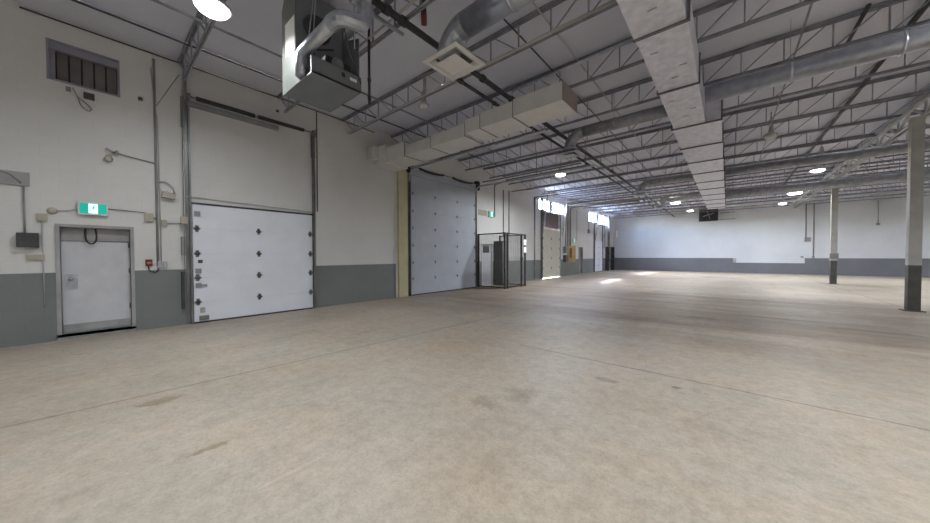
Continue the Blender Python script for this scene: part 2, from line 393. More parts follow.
d2 = sectional('door_4', 7.5, 11.35, [.03, .62, 1.23, 1.87, 2.51, 3.15, 3.79, 4.46], [7.6, 8.76, 10.08, 11.27], M['doorg'], 4.46, hs=.75)
d3 = sectional('door_6', 18.15, 20.85, [.06, .66, 1.3, 1.94, 2.58, 3.2], [18.25, 19.5, 20.76], M['doorc'], 5.1)
d4 = sectional('door_8', 28.25, 30.5, [.03, .58, 1.12, 1.66, 2.2, 2.74], [28.33, 29.4, 30.43], M['doorw'], 5.1)
# brown board over third door
st(MB().box(XL-.1, XL-.04, 18.15, 20.85, 3.2, 4.28).build('trim_3', M['brown']))

# torsion shafts and springs
def shaft(label, y0, y1, z, x=XL+.16, beam=None, springs=(), sag=0, plates=True):
    r = empty('torsion_shaft', (x, y0, z)); tag(r, label, 'door spring shaft')
    if beam: MB().box(XL+.002, XL+.10, *beam).build('header_channel', M['midgrey'], r)
    MB().cyl((x, y0, z), (x, y1, z), .016, 8).build('shaft', M['track'], r)
    for a, b in springs:
        n = 14
        MB().tube([(x, a+(b-a)*k/n, z - sag*math.sin(math.pi*k/n)) for k in range(n+1)], .045, 12).build('spring', M['black'], r)
    if plates:
        for yy in (y0, y1):
            MB().box(XL+.002, x+.05, yy-.012, yy+.012, z-.10, z+.10).box(XL+.002, XL+.02, yy-.06, yy+.06, z-.65, z+.02).build('end_plate', M['midgrey'], r)
            MB().lathe((x, yy+(.05 if yy == y0 else -.05), z), [(.03, -.03), (.07, -.03), (.06, 0), (.07, .03), (.03, .03)], 16, 'Y').build('cable_drum', M['track'], r)
    return r
shaft('dark torsion spring shaft high above the small white overhead door beside the exit doorway', 1.27, 4.0, 4.90, springs=((1.45, 2.55), (2.62, 3.7)), beam=(1.3, 3.1, 4.74, 4.84))
s2 = shaft('black sagging torsion springs just above the tallest white overhead door', 7.42, 11.42, 4.74, springs=((7.85, 9.15), (9.7, 11.0)), sag=.05, plates=False)
MB().box(XL+.002, XL+.06, 7.45, 11.38, 4.47, 4.7).build('header_board', M['doorg'], s2)
for yy in (7.43, 11.42):
    q_ = -.06 if yy < 9 else .06
    MB().box(XL+.002, XL+.2, yy+q_-.02, yy+q_+.02, 4.5, 4.86).build('end_plate', M['dark'], s2)
    MB().box(XL+.002, XL+.2, yy-.1, yy+.1, 4.78, 4.9).build('end_plate', M['dark'], s2)
for yy, lab in ((7.45, 'curved steel door track reaching out from the tallest overhead door at its cream jamb side'), (11.42, 'curved steel door track reaching out from the tallest overhead door above the caged enclosure')):
    r = empty('door_track', (XL, yy, 4.2)); tag(r, lab, 'door track', 'horizontal tracks of the tallest overhead door')
    MB().tube(bend([(XL+.07, yy, 4.2), (XL+.07, yy, 4.66), (-3.6, yy, 4.66)], .42, 8), .038, 8).build('rail', M['galv'], r)
    MB().box(-7.3, -3.9, yy-.045, yy+.045, 4.695, 4.73).build('support_angle', M['midgrey'], r)
    for xh in (-5.9, -3.97):
        MB().box(xh-.015, xh+.015, yy+.03, yy+.04, 4.7, ZD).build('hanger', M['midgrey'], r)
st(MB().bar((XL+.02, 1.28, 2.78), (XL+.02, 4.0, 2.72), .02, .02).build('trim_4', M['wcond']))
for (yy, lab) in ((18.02, 'grey high-lift rail beside the cream door nearer the camera'), (21.05, 'grey high-lift rail beside the cream door on its tan board side'), (28.1, 'grey high-lift rail at the near edge of the last overhead door'), (30.7, 'grey high-lift rail at the corner side of the last overhead door')):
    r = empty('lift_rail', (XL, yy, 3.2)); tag(r, lab, 'door track')
    MB().bar((XL+.17, yy, 2.8), (XL+.5, yy, 5.3), .06, .06).build('rail', M['galv'], r)
    for z_ in (3.3, 4.3): MB().box(XL, XL+.25, yy-.02, yy+.02, z_, z_+.04).build('bracket', M['midgrey'], r)
# chain hoist by the first door
r = empty('chain_hoist', (XL, 1.2, 1.2)); tag(r, 'chain hoist with pale box hanging along the small overhead door track', 'hoist')
MB().tube([(XL+.16, 1.22, 4.8), (XL+.17, 1.215, 3), (XL+.16, 1.22, 1.1)], .008, 6).build('chain', M['track'], r)
MB().box(XL+.13, XL+.2, 1.16, 1.27, 2.17, 2.32, .01).build('chain_guard', M['beige'], r)
MB().box(XL+.002, XL+.09, 1.17, 1.22, .35, 1.15).build('guard_plate', M['dark'], r)
MB().box(XL+.002, XL+.16, 1.18, 1.24, 1.5, 1.9).build('tension_bracket', M['midgrey'], r)
tag(MB().bar((XL+.04, 1.28, 4.95), (XL+.04, 1.3, 5.6), .05, .07).bar((XL+.10, 1.24, 4.9), (XL+.35, 1.24, 5.58), .03, .05).build('track_support', M['track']), 'grey upright support above the near end of the spring shaft', 'support')
tag(MB().box(XL+.002, XL+.03, 4.1, 4.12, 2.75, 5.6).build('conduit', M['dark']), 'thin dark vertical line conduit above the far edge of the small overhead door', 'conduit')

# ------------------------------------------------------------ man doors
def mandoor(name, y0, y1, z0, z1, slab, fr, xin=.14, header=0, kick=False, glass=None):
    r = st(MB().frame('X', XL-.2, XL+.02, y0, y1, z0-.05, z1, .05).box(XL-.25, XL-.2, y0-.02, y1+.02, z0-.05, z1+.02).build(name, fr))  # rear slab behind the frame is added to block light leaks
    zt = z1-.05-header
    MB().box(XL-xin-.045, XL-xin, y0+.055, y1-.055, z0, zt-.01, .003).build('slab', slab, r)
    if header: MB().box(XL-xin-.03, XL-xin+.02, y0+.055, y1-.055, zt, z1-.055).build('transom', M['frame'], r)
    return r
d = mandoor('door_1', -.46, .49, .10, 2.06, M['mandoor'], M['frame'], header=.24)
MB().box(XL-.14, XL-.128, -.37, -.22, .88, 1.16).build('lock_plate', M['galv'], d)
MB().lathe((XL-.12, -.30, 1.08), [(.018, -.01), (.018, .03), (.03, .035), (.03, .06), (.01, .065)], 14, 'X').build('knob', M['galv'], d)
MB().box(XL-.138, XL-.13, -.40, .43, .12, .25).build('kick_plate', M['frame'], d)
MB().box(XL-.25, XL+.02, -.46, .49, 0, .10).build('sill', M['midgrey'], d)
for z_ in (.5, 1.2, 1.7): MB().cyl((XL-.13, .425, z_-.05), (XL-.13, .425, z_+.05), .01, 8).build('hinge', M['track'], d)
cb = [(XL-.08, -.12, 2.0), (XL-.07, -.12, 1.82), (XL-.07, -.10, 1.74), (XL-.07, -.05, 1.71), (XL-.07, .0, 1.75), (XL-.07, .015, 1.85), (XL-.08, .0, 2.0)]
tag(MB().tube(bend(cb, .05, 3), .012, 8).build('hanging_cable', M['cable']), 'loop of thick black cable hanging in the top of the exit doorway', 'cable')
mandoor('door_3', 24.55, 25.5, .02, 2.15, M['midgrey'], M['frame'])
d = mandoor('door_5', 11.9, 12.8, .02, 2.1, M['mandoor'], M['white'], xin=.08)
MB().box(XL-.08, XL-.07, 12.1, 12.62, 1.62, 1.95).build('window_light', M['dark'], d)
MB().lathe((XL-.06, 12.68, 1.0), [(.018, -.02), (.018, .03), (.03, .035), (.03, .06)], 14, 'X').build('knob', M['galv'], d)

# ------------------------------------------------------------ roof joists and girder
YJ = [-2.20, -.42, 1.22, 3.14, 4.92, 6.70, 8.48, 10.26, 12.04, 13.72, 15.52, 17.30, 19.08, 20.86, 22.64, 24.42, 26.20, 27.98, 29.76, 31.54, 33.2]
XG = 3.85
ZT, ZBt = 5.62, 5.12
def joist(x0, x1, detail, mid):
    root = empty('roof_joist', (x0, 0, ZBt))
    MB().box(x0, x1, -.040, -.008, ZT-.006, ZT+.03).box(x0, x1, .008, .040, ZT-.006, ZT+.03).box(x0, x1, -.013, -.008, ZT-.05, ZT).box(x0, x1, .008, .013, ZT-.05, ZT).build('top_chord', M['joist'], root)
    MB().box(x0+.35, x1-.35, -.035, -.008, ZBt-.005, ZBt).box(x0+.35, x1-.35, .008, .035, ZBt-.005, ZBt).box(x0+.35, x1-.35, -.013, -.008, ZBt, ZBt+.045).box(x0+.35, x1-.35, .008, .013, ZBt, ZBt+.045).build('bottom_chord', M['joist'], root)
    n = 21; dx = (x1-x0)/n; wb_ = MB(); first = None; firstd = None
    for i in range(1, n):
        xx = x0 + dx*i
        a, b = (xx, 0, ZBt+.02), (xx, 0, ZT-.02)
        left = xx < mid
        if left: c, d_ = (xx-dx+.06, 0, ZT-.02), (xx-.02, 0, ZBt+.03)
        else: c, d_ = (xx+dx-.06, 0, ZT-.02), (xx+.02, 0, ZBt+.03)
        if detail:
            MB().bar(a, b, .022, .022).build('web_post', M['web'], root)
            MB().bar(c, d_, .02, .02).build('web_diagonal', M['web'], root)
        else:
            wb_.bar(a, b, .022, .022); wb_.bar(c, d_, .02, .02)
    if not detail: wb_.bar((mid-dx, 0, ZBt+.03), (mid+dx, 0, ZBt+.03), .015, .015); wb_.build('web', M['web'], root)
    return root
ords = ['second behind the camera', 'first behind the camera', 'above the near edge of the small overhead door', 'crossing over the hanging heater', 'passing above the square ceiling diffuser nearest the heater', 'running just past the long rectangular side duct',
        'next beyond the rectangular side duct', 'second beyond the rectangular side duct', 'third beyond the rectangular side duct', 'bearing at the nearer steel column', 'first past the nearer steel column',
        'second past the nearer steel column', 'third past the nearer steel column', 'fourth past the nearer steel column', 'last but one before the farther steel column', 'bearing at the farther steel column',
        'first past the farther steel column', 'second past the farther steel column', 'third past the farther steel column', 'last but one before the far wall', 'closest to the far wall']
protoD = joist(XL+.01, XG-.02, True, -2.6); protoS = joist(XL+.01, XG-.02, False, -2.6); protoR = joist(XG+.02, XR-.01, False, 10.2)
used = set()
for i, y in enumerate(YJ):
    if y > 0:
        p = protoD if y < 15 else protoS
        o = p if p.name not in used else copy_tree(p); used.add(p.name)
        o.location.y = y; tag(o, 'door-side roof joist ' + ords[i], 'roof joist', 'roof joists between the door wall and the columns')
    if y > 12.5:
        o = protoR if protoR.name not in used else copy_tree(protoR); used.add(protoR.name)
        o.location.y = y; tag(o, 'column-side roof joist ' + ords[i], 'roof joist', 'roof joists beyond the column line')
# bridging angles along y
for (xx, zz, w_, m_, lab) in ((-2.45, ZT-.05, .02, 'wcond', 'thin pale bridging rod across the joists beside the trunk duct'), (-3.0, ZT-.05, .02, 'dark', 'thin dark bridging rod across the joists near the black pipes'),
                              (-6.3, ZBt+.02, .03, 'joist', 'steel bridging angle under the joists nearest the door wall'), (.9, ZBt+.02, .025, 'joist', 'steel bridging angle on the column side of the trunk duct'), (7.5, ZBt+.02, .025, 'joist', 'steel bridging angle beyond the column line')):
    tag(MB().bar((xx, .5, zz), (xx, YF, zz), w_, w_).build('bridging_angle', M[m_]), lab, 'bridging')
g = empty('roof_girder', (XG, 0, 4.7)); tag(g, 'pale steel truss girder running over the two columns', 'girder')
zb, zt = 5.02, 5.56
MB().box(XG-.09, XG-.012, .4, YF, zt-.012, zt).box(XG+.012, XG+.09, .4, YF, zt-.012, zt).box(XG-.024, XG-.012, .4, YF, zt-.09, zt).box(XG+.012, XG+.024, .4, YF, zt-.09, zt).build('top_chord', M['girder'], g)
MB().box(XG-.09, XG-.012, .4, YF, zb, zb+.012).box(XG+.012, XG+.09, .4, YF, zb, zb+.012).box(XG-.024, XG-.012, .4, YF, zb, zb+.09).box(XG+.012, XG+.024, .4, YF, zb, zb+.09).build('bottom_chord', M['girder'], g)
k = 0; yy = 13.8 - 10.2
yg = [13.8 + 1.7*j for j in range(-7, 13)]
for a in yg:
    if a > YF - .1 or a < .5: continue
    MB().bar((XG, a, zb+.05), (XG, a, zt-.05), .04, .04).build('web_post', M['girder'], g)
    m_ = a + .85
    if m_+.85 < YF:
        MB().bar((XG, a, zb+.05), (XG, m_, zt-.05), .05, .05).build('web_diagonal', M['girder'], g)
        MB().bar((XG, m_, zt-.05), (XG, a+1.7, zb+.05), .05, .05).build('web_diagonal', M['girder'], g)

# columns
def column(x, y, lab, s=.1):
    r = empty('steel_column', (x, y, 0)); tag(r, lab, 'column', 'steel columns')
    MB().box(x-s, x+s, y-s, y+s, 0, 1.2, .012).build('painted_base', M['cold'], r)
    MB().box(x-s, x+s, y-s, y+s, 1.2, 5.0, .012).build('shaft', M['colw'], r)
    MB().box(x-.17, x+.17, y-.17, y+.17, 0, .02).build('base_plate', M['cold'], r)
    MB().box(x-.16, x+.16, y-.16, y+.16, 4.998, 5.018).build('cap_plate', M['colw'], r)
    return r
column(3.72, 13.8, 'square steel column with near-black base, the closer of the two', .105)
c2 = column(4.08, 24.0, 'pale steel column farther off with a band and box on its side', .11)
MB().box(3.93, 4.23, 23.83, 23.9, 1.28, 1.55, .01).build('control_box', M['midgrey'], c2)
MB().box(3.96, 4.20, 23.86, 24.14, 1.18, 1.26).build('steel_band', M['galv'], c2)

# ------------------------------------------------------------ ducts
tr_ = empty('trunk_duct', (-.7, 4, 4.5)); tag(tr_, 'large silver rectangular trunk duct running down the middle of the ceiling', 'duct')
secs = [(-.35, .95, -1.05, -.25), (.95, 3.0, -1.05, -.25), (3.0, 4.93, -1.04, -.44), (4.93, 6.84, -1.02, -.42), (6.84, 9.0, -1.02, -.42)]
y = 9.0
while y < 26: secs.append((y, min(y+1.82, 26.2), -1.05, -.14)); y += 1.82
for a, b, x0, x1 in secs:
    o = MB().box(x0, x1, a+.01, b-.01, 4.5, 4.98, .004).build('duct_section', M['foil'], tr_)
    MB().frame('Y', a-.02, a+.02, x0-.025, x1+.025, 4.475, 5.0, .03).build('flange', M['seam'], o)
for a, b, x0, x1 in secs[2:5]:
    for yy_, xx_ in ((a+.5, x0+.15), (a+1.1, x1-.15), (a+1.45, x0+.3)):
        MB().box(xx_-.05, xx_+.05, yy_-.008, yy_+.008, 4.488, 4.5).build('insulation_pin', M['galv'], tr_)

def round_duct(lab, y, x0, x1, r=.19, z=4.74, drop=True, bands=True, mt='galv', cat='duct', group='round branch ducts off the trunk duct'):
    """branch from the trunk at x0 to x1, ending in an elbow down when drop"""
    root = empty('branch_duct', (x0, y, z)); tag(root, lab, cat, group)
    pts = [(x0, y, z), (x1, y, z)]
    if drop:
        s = 1 if x1 > x0 else -1; R_ = .36
        pts = [(x0, y, z), (x1-s*R_, y, z)] + [(x1-s*R_+s*R_*math.sin(a), y, z-R_+R_*math.cos(a)) for a in [math.pi/2*k/4 for k in range(1, 5)]]
        MB().tube(pts[:2], r, 20).build('pipe', M[mt], root)
        MB().tube(pts[1:], r*1.02, 20, smooth=False).build('elbow', M[mt], root)
    else: MB().tube(pts, r, 20).build('pipe', M[mt], root)
    if bands:
        n = max(1, int(abs(x1-x0)/1.2))
        for k in range(1, n+1):
            xx = x0+(x1-x0)*k/(n+1); MB().cyl((xx-.02, y, z), (xx+.02, y, z), r+.01, 20).build('joint_band', M[mt], root)
            MB().cyl((xx, y, z+r), (xx, y, ZD-.001), .004, 6).build('hanger_wire', M['dgalv'], root)
    return root
round_duct('fat round galvanised duct curving down to the square diffuser beside the heater', 3.62, -1.08, -3.38, r=.18, z=4.93)
round_duct('round galvanised duct on the door side of the trunk, just past the rectangular side duct', 8.45, -1.06, -3.35, r=.14, z=4.78, mt='dgalv')
round_duct('round dark duct on the door side of the trunk, past midway down the hall', 16.25, -1.09, -3.1, r=.15, z=4.78, mt='dgalv')
round_duct('round duct on the door side of the trunk, the one closest to the far wall', 21.3, -1.09, -3.0, r=.16, z=4.78, mt='dgalv')
round_duct('long round galvanised duct crossing overhead on the column side, nearest the camera', 8.02, -.38, 8.0, r=.165, z=4.72, drop=False)
round_duct('long round duct on the column side level with the middle of the hall', 16.2, -.10, 9.0, r=.15, z=4.78, drop=False, mt='dgalv')
round_duct('long round duct on the column side nearest the far wall', 22.2, -.10, 9.0, r=.2, z=4.78, drop=False, mt='dgalv')

def diffuser(x, y, z, lab, s=.31, mt='ductp'):
    r = empty('ceiling_diffuser', (x, y, z)); tag(r, lab, 'air diffuser', 'square ceiling diffusers')
    def ringf(a, b, z0, z1):
        m_ = MB(); v = []
        for q, zz in ((a, z0), (b, z1)):
            v.append([m_.bm.verts.new((x+sx*q, y+sy*q, zz)) for sx, sy in ((-1,-1),(1,-1),(1,1),(-1,1))])
        v2 = [[m_.bm.verts.new((p.co.x, p.co.y, p.co.z+.012)) for p in l] for l in v]
        for j in range(4):
            k = (j+1) % 4
            m_.bm.faces.new([v[0][j], v[0][k], v[1][k], v[1][j]]); m_.bm.faces.new([v2[0][j], v2[0][k], v2[1][k], v2[1][j]])
            m_.bm.faces.new([v[0][j], v[0][k], v2[0][k], v2[0][j]]); m_.bm.faces.new([v[1][j], v[1][k], v2[1][k], v2[1][j]])
        return m_
    ringf(s, s-.07, z, z-.005).build('outer_frame', M[mt], r)
    ringf(s-.08, s-.13, z-.02, z+.05).build('cone_ring', M[mt], r)
    MB().box(x-s+.155, x+s-.155, y-s+.155, y+s-.155, z-.03, z-.018, .004).build('core', M[mt], r)
    MB().box(x-s+.075, x+s-.075, y-s+.075, y+s-.075, z+.055, z+.065).build('back_pan', M['seam'], r)
    MB().lathe((x, y, z), [(s-.04, .075), (.2, .17)], 20, smooth=False).build('neck', M['galv'], r)
    return r
diffuser(-3.38, 3.75, 4.56, 'white square ceiling diffuser under the elbow beside the heater', .36)
diffuser(-3.35, 8.45, 4.24, 'square diffuser below the round duct just past the rectangular side duct', .3, 'galv')
diffuser(-3.1, 16.25, 4.24, 'small far square diffuser under the mid-hall round duct', .3, 'galv')
diffuser(-3.0, 21.3, 4.24, 'farthest square diffuser under the last door-side round duct', .3, 'galv')

# rectangular side duct
sd = empty('side_duct', (XL, 6.45, 4.6)); tag(sd, 'long cream-painted rectangular duct reaching out of the door wall over the tallest overhead door', 'duct')
for i, (a, b, z0, z1, y0, y1, m_) in enumerate(((XL+.01, -8.35, 4.44, 5.03, 5.98, 6.9, 'ductp'), (-8.35, -7.45, 4.48, 4.92, 6.02, 6.84, 'ductp'), (-7.45, -6.35, 4.49, 4.80, 6.05, 6.82, 'ductp'), (-6.35, -5.1, 4.5, 4.82, 6.05, 6.82, 'ductp'),
        (-5.1, -4.62, 4.56, 4.90, 6.05, 6.82, 'ductp'), (-4.62, -3.7, 4.57, 4.93, 6.05, 6.82, 'ductp'), (-3.7, -2.55, 4.59, 4.96, 6.05, 6.82, 'ductp'))):
    o = MB().box(a+.006, b-.006, y0, y1, z0, z1, .004).build('duct_section', M[m_], sd)
    if 0 < i < 6: MB().frame('X', b-.012, b+.006, y0-.006, y1+.006, z0-.006, z1+.006, .02).build('seam', M['midgrey'], o)
o = MB().box(-2.556, -2.54, 6.05, 6.82, 4.59, 4.96).build('end_cap', M['ductg'], sd); tag(o, 'brownish bare end cap')
MB().box(XL+.01, XL+.3, 5.75, 5.98, 4.6, 5.0).build('wall_collar', M['ductp'], sd)

# ------------------------------------------------------------ pipes along the hall
def pipe(name, lab, cat, pts, r, m_, rad=.12, group=None, coup=(), n=10):
    o = MB().tube(bend(pts, rad, 5) if len(pts) > 2 else pts, r, n)
    o = o.build(name, M[m_]); tag(o, lab, cat, group)
    for c0, c1 in coup: MB().cyl(c0, c1, r*1.35, n).build('coupling', M[m_], o)
    return o
pipe('gas_pipe', 'thick black pipe running the length of the hall past the square diffuser', 'pipe', [(-3.78, -1.5, 5.02), (-3.78, YF-.2, 5.02)], .052, 'black',
     coup=[((-3.78, q, 5.02), (-3.78, q+.1, 5.02)) for q in (1.9, 2.7, 3.0, 5.0, 6.1, 9.5, 14)])
pipe('water_pipe', 'second black pipe parallel to the thick one, on its door side', 'pipe', [(-4.18, 4.4, 5.02), (-4.18, 30.0, 5.02)], .035, 'black', coup=[((-4.18, q, 5.02), (-4.18, q+.09, 5.02)) for q in (4.8, 6.0, 7.2, 11)])
pipe('steel_conduit', 'silver conduit beside the thick black pipe near the heater flue', 'conduit', [(-3.98, -1.0, 4.99), (-3.98, 3.2, 4.99)], .03, 'galv', coup=[((-3.98, q, 4.99), (-3.98, q+.08, 4.99)) for q in (2.3, 2.6)])
pipe('steel_conduit', 'long dark conduit high along the ceiling near the door wall', 'conduit', [(-8.05, -2, 5.59), (-8.05, 12.5, 5.59)], .022, 'dark')
pipe('steel_conduit', 'thin conduit at the joint of the door wall and ceiling', 'conduit', [(XL+.03, -.75, 5.6), (XL+.03, 4.4, 5.6), (XL+.03, 6.0, 5.56)], .014, 'dark')
pipe('steel_conduit', 'pale conduit crossing the ceiling from the heater to the diffuser', 'conduit', [(-5.6, 3.0, 5.10), (-3.2, 2.97, 5.10), (-1.5, 2.95, 5.10)], .018, 'wcond')
pipe('steel_conduit', 'long pale pipe hung along the joist between heater and side duct', 'conduit', [(-8.6, 4.85, 5.11), (-1.1, 4.83, 5.11)], .024, 'wcond')
pipe('sprinkler_pipe', 'pipe bent at its end, running under the joist over the side duct tip', 'pipe', [(-4.05, 6.5, 5.05), (-4.0, 6.55, 5.45), (-1.0, 6.5, 5.5)], .035, 'galv')
pipe('sprinkler_pipe', 'dark pipe on the column side, closest to the trunk duct', 'pipe', [(1.72, 8.2, 5.55), (1.72, 9.9, 5.55)], .03, 'dark')
pipe('sprinkler_pipe', 'long dark pipe high on the column side across the joists', 'pipe', [(2.44, .5, 5.56), (2.44, 30, 5.56)], .045, 'dark')
pipe('steel_conduit', 'straight pale pipe crossing the hall in front of the far wall', 'conduit', [(-1.2, 28.8, 4.92), (10, 28.4, 4.92)], .06, 'girder')
pipe('steel_conduit', 'pale pipe slanting along the girder toward the columns', 'conduit', [(3.45, 9, 5.07), (3.45, 33, 5.07)], .04, 'girder')
pipe('steel_conduit', 'dark pipe dropping beside the heater', 'conduit', [(-4.62, 3.0, 4.02), (-4.62, 3.0, ZD-.001)], .022, 'black', coup=[((-4.62, 3.0, q), (-4.62, 3.0, q+.06)) for q in (4.1, 4.4)])
for i, (y, z) in enumerate(((12.0, 5.0), (14.6, 4.95), (17.2, 5.0), (22.0, 5.05))):
    pipe('steel_conduit', 'horizontal pipe from the door wall, ' + ['just beyond the caged enclosure', 'midway from cage to cream door', 'just before the cream door', 'above the tan electrical board'][i], 'conduit', [(XL+.001, y, z), (-4.3, y, z)], .03, 'midgrey')
fit = empty('sprinkler_valve', (-3.75, 3.2, 5.2)); tag(fit, 'small red fitting on a short dark pipe above the thick black pipe', 'valve')
MB().tube(bend([(-3.5, 2.9, 5.3), (-3.5, 3.22, 5.3), (-3.62, 3.32, 5.2)], .05, 4), .035, 10).build('pipe', M['dark'], fit)
MB().cyl((-3.6, 3.3, 5.24), (-3.7, 3.4, 5.12), .045, 12).build('valve_body', M['redp'], fit)
MB().cyl((-3.5, 2.95, 5.3), (-3.5, 2.95, ZD), .01, 6).build('hanger_rod', M['galv'], fit)

# ------------------------------------------------------------ unit heater
h = empty('unit_heater', (-4.85, 2.3, 4.0)); tag(h, 'grey steel gas unit heater hanging from the ceiling with open burner side', 'heater')
hx0, hx1, hy0, hy1, hz = -5.36, -4.36, 1.93, 2.69, 4.0
MB().box(hx0, hx1, hy0+.012, hy1, hz, hz+.02).box(hx1-.015, hx1, hy0, hy1, hz, hz+.23).build('bottom_pan', M['heat'], h)
MB().prism([(hx0, hz-.004), (hx0+.80, hz-.004), (hx0+.80, hz+.10), (hx0+.50, hz+.42), (hx0+.50, 5.5), (hx0+.14, 5.5), (hx0, 5.28)], 'Y', hy0, hy0+.012).build('side_panel', M['heats'], h)
MB().prism([(hx0, hz), (hx1-.05, hz), (hx1-.05, hz+.85), (hx0+.50, 5.0), (hx0+.50, 5.5), (hx0, 5.5)], 'Y', hy1-.015, hy1).build('side_panel', M['heat'], h)
MB().box(hx0+.012, hx0+.49, hy0+.02, hy1-.02, hz+.03, 5.48, .01).build('heat_exchanger_cabinet', M['heat'], h)
MB().box(hx0+.13, hx0+.47, hy0-.003, hy0, hz+.52, hz+1.02).build('white_access_panel', M['paper'], h)
bl = MB().lathe((hx0+.5, 2.25, 4.95), [(.20, -.01), (.20, .03), (.13, .03), (.12, .0), (.04, -.005)], 28, 'X').build('blower_inlet', M['dark'], h)
MB().lathe((hx0+.5, 2.25, 4.95), [(.06, 0), (.06, .1), (.02, .12)], 16, 'X').build('motor', M['black'], bl)
MB().box(-4.82, -4.5, 2.2, 2.6, hz+.03, hz+.42, .02).build('burner_box', M['black'], h)
MB().lathe((-4.52, 2.38, hz+.35), [(.03, -.12), (.085, -.1), (.09, .04), (.05, .08)], 18, 'X').build('inducer_motor', M['midgrey'], h)
MB().cyl((-4.75, 2.2, hz+.2), (-4.6, 2.05, hz+.45), .02).cyl((-4.6, 2.05, hz+.45), (-4.45, 2.3, hz+.5), .015).build('gas_valve_line', M['black'], h)
MB().box(hx1, hx1+.004, 2.37, 2.42, hz+.12, hz+.18).build('square_knockout', M['black'], h)
MB().box(hx1, hx1+.004, 2.50, 2.61, hz+.12, hz+.165).build('rating_label', M['paper'], h)
for (a, b_) in ((hx0+.2, 2.0), (hx0+.2, 2.62), (hx1-.1, 2.64)):
    MB().cyl((a, b_, 4.7), (a, b_, ZD), .008, 6).build('hanger_rod', M['galv'], h)
MB().bar((-4.7, 2.1, 4.5), (-4.5, 2.1, ZD), .012, .012).bar((-4.9, 2.1, 4.5), (-4.5, 2.1, ZD), .012, .012).build('brace_wire', M['galv'], h)
fl = h
fz = 4.36
p = MB().tube(bend([(-4.66, 1.93, hz+.03), (-4.66, 1.93, fz), (-3.72, 1.93, fz)], .1, 4), .082, 18); fp = p.build('flue_pipe', M['galv'], fl); fp['label'] = 'shiny galvanised flue pipe'
MB().tube(bend([(-3.80, 1.93, fz), (-3.60, 1.95, fz+.01), (-3.56, 2.2, fz+.03), (-3.56, 2.26, fz+.15), (-3.56, 2.26, fz+.3)], .12, 3), .095, 12, smooth=False).build('flue_elbow', M['galv'], fl)
MB().cyl((-3.56, 2.26, fz+.25), (-3.56, 2.26, ZD-.002), .08, 18).build('flue_riser', M['galv'], fl)
tag(MB().tube(bend([(-4.5, 2.2, 4.6), (-4.3, 2.2, 4.85), (-4.1, 2.25, 4.75), (-4.2, 2.4, 4.4), (-4.3, 2.65, 4.1)], .1, 4), .008, 6).build('flexible_cable', M['cable']), 'thin cable looping beside the heater flue', 'cable')

# ------------------------------------------------------------ lamps
def lamp(x, y, z=5.0, lit=True, lab='', r=.2, seen=True, W=None):
    o = empty('ceiling_lamp', (x, y, z)); tag(o, lab, 'ceiling lamp', 'round low-bay lamps')
    MB().lathe((x, y, z), [(r+.02, -.0), (r+.03, .03), (r*.85, .07), (.06, .12), (.05, .34)], 24).build('housing', M['wcond'], o)
    MB().lathe((x, y, z), [(r*.55, -.07), (r*.85, -.05), (r, -.01), (r, .0)], 24).build('lens', M['lamp' if lit else 'lampoff'], o)
    MB().cyl((x, y, z+.34), (x, y, ZD), .012, 8).build('stem', M['cond'], o)
    if lit:
        ld = bpy.data.lights.new('lamp_light', 'AREA'); ld.shape = 'DISK'; ld.size = r*2; ld.energy = W or LAMP_W; ld.color = (.97, 1, 1); ld.spread = R(165)
        l = bpy.data.objects.new('lamp_light', ld); COL.objects.link(l); l.parent = o; l.location = (0, 0, -.09)
    return o
lamp(-5.62, 1.12, W=LAMP_W*.46, lab='round ceiling lamp glowing brightly over the small overhead door')
lamp(-5.42, 4.96, 4.95, False, lab='unlit round glass ceiling lamp between the heater and the side duct', r=.10)
lamp(-5.6, 13.1, W=LAMP_W*1.6, lab='lit round lamp in front of the door-side windows')
lamp(.93, 12.8, 4.95, False, lab='unlit round lamp on the column side of the trunk duct', r=.15)
lamp(2.55, 16.9, 5.0, lab='lit lamp over the space between the columns, nearer one of its pair', W=LAMP_W*.5)
lamp(2.75, 18.9, 4.9, W=LAMP_W*.4, lab='added lamp standing in for a duct reflection, farther one of the pair between the columns')  # added lamp in place of a reflection on the round duct
lamp(2.9, 25.8, 5.0, lab='lit lamp just past the farther column', r=.3)
lamp(2.84, 30.4, 5.0, lab='last lit lamp before the far wall on the column side')
lamp(-2.72, 25.2, 5.0, lab='lit lamp near the far end of the black pipes', r=.28)
lamp(-2.3, 30.4, 5.0, lab='farthest lit lamp on the door side of the trunk duct')
for i, (x, y, w) in enumerate(((-5.6, -4.5, .12), (-1.8, -1.6, .7), (2.8, 1.2, 1), (2.9, -4.5, 1), (8, -2, 1), (8.3, 5, 1), (12, 11, 1), (8.5, 13, 1), (8.5, 20, 1), (8.5, 28, 1), (13, 20, 1), (13, 29, 1), (2.9, 6.5, .9))):  # lamps out of view, added to brighten the hall
    lamp(x, y, 5.0 if i != 12 else 5.2, lab='unseen lamp added to light the hall, ' + ['behind the camera by the door wall', 'directly behind the camera', 'beside the camera', 'behind the camera on the column side', 'far behind on the open side', 'on the open side by the camera', 'on the open side deep in the hall', 'on the open side level with the nearer column', 'on the open side between the columns', 'on the open side near the far wall', 'in the outer bay midway', 'in the outer bay near the far wall', 'above the first round duct'][i], W=LAMP_W*w)

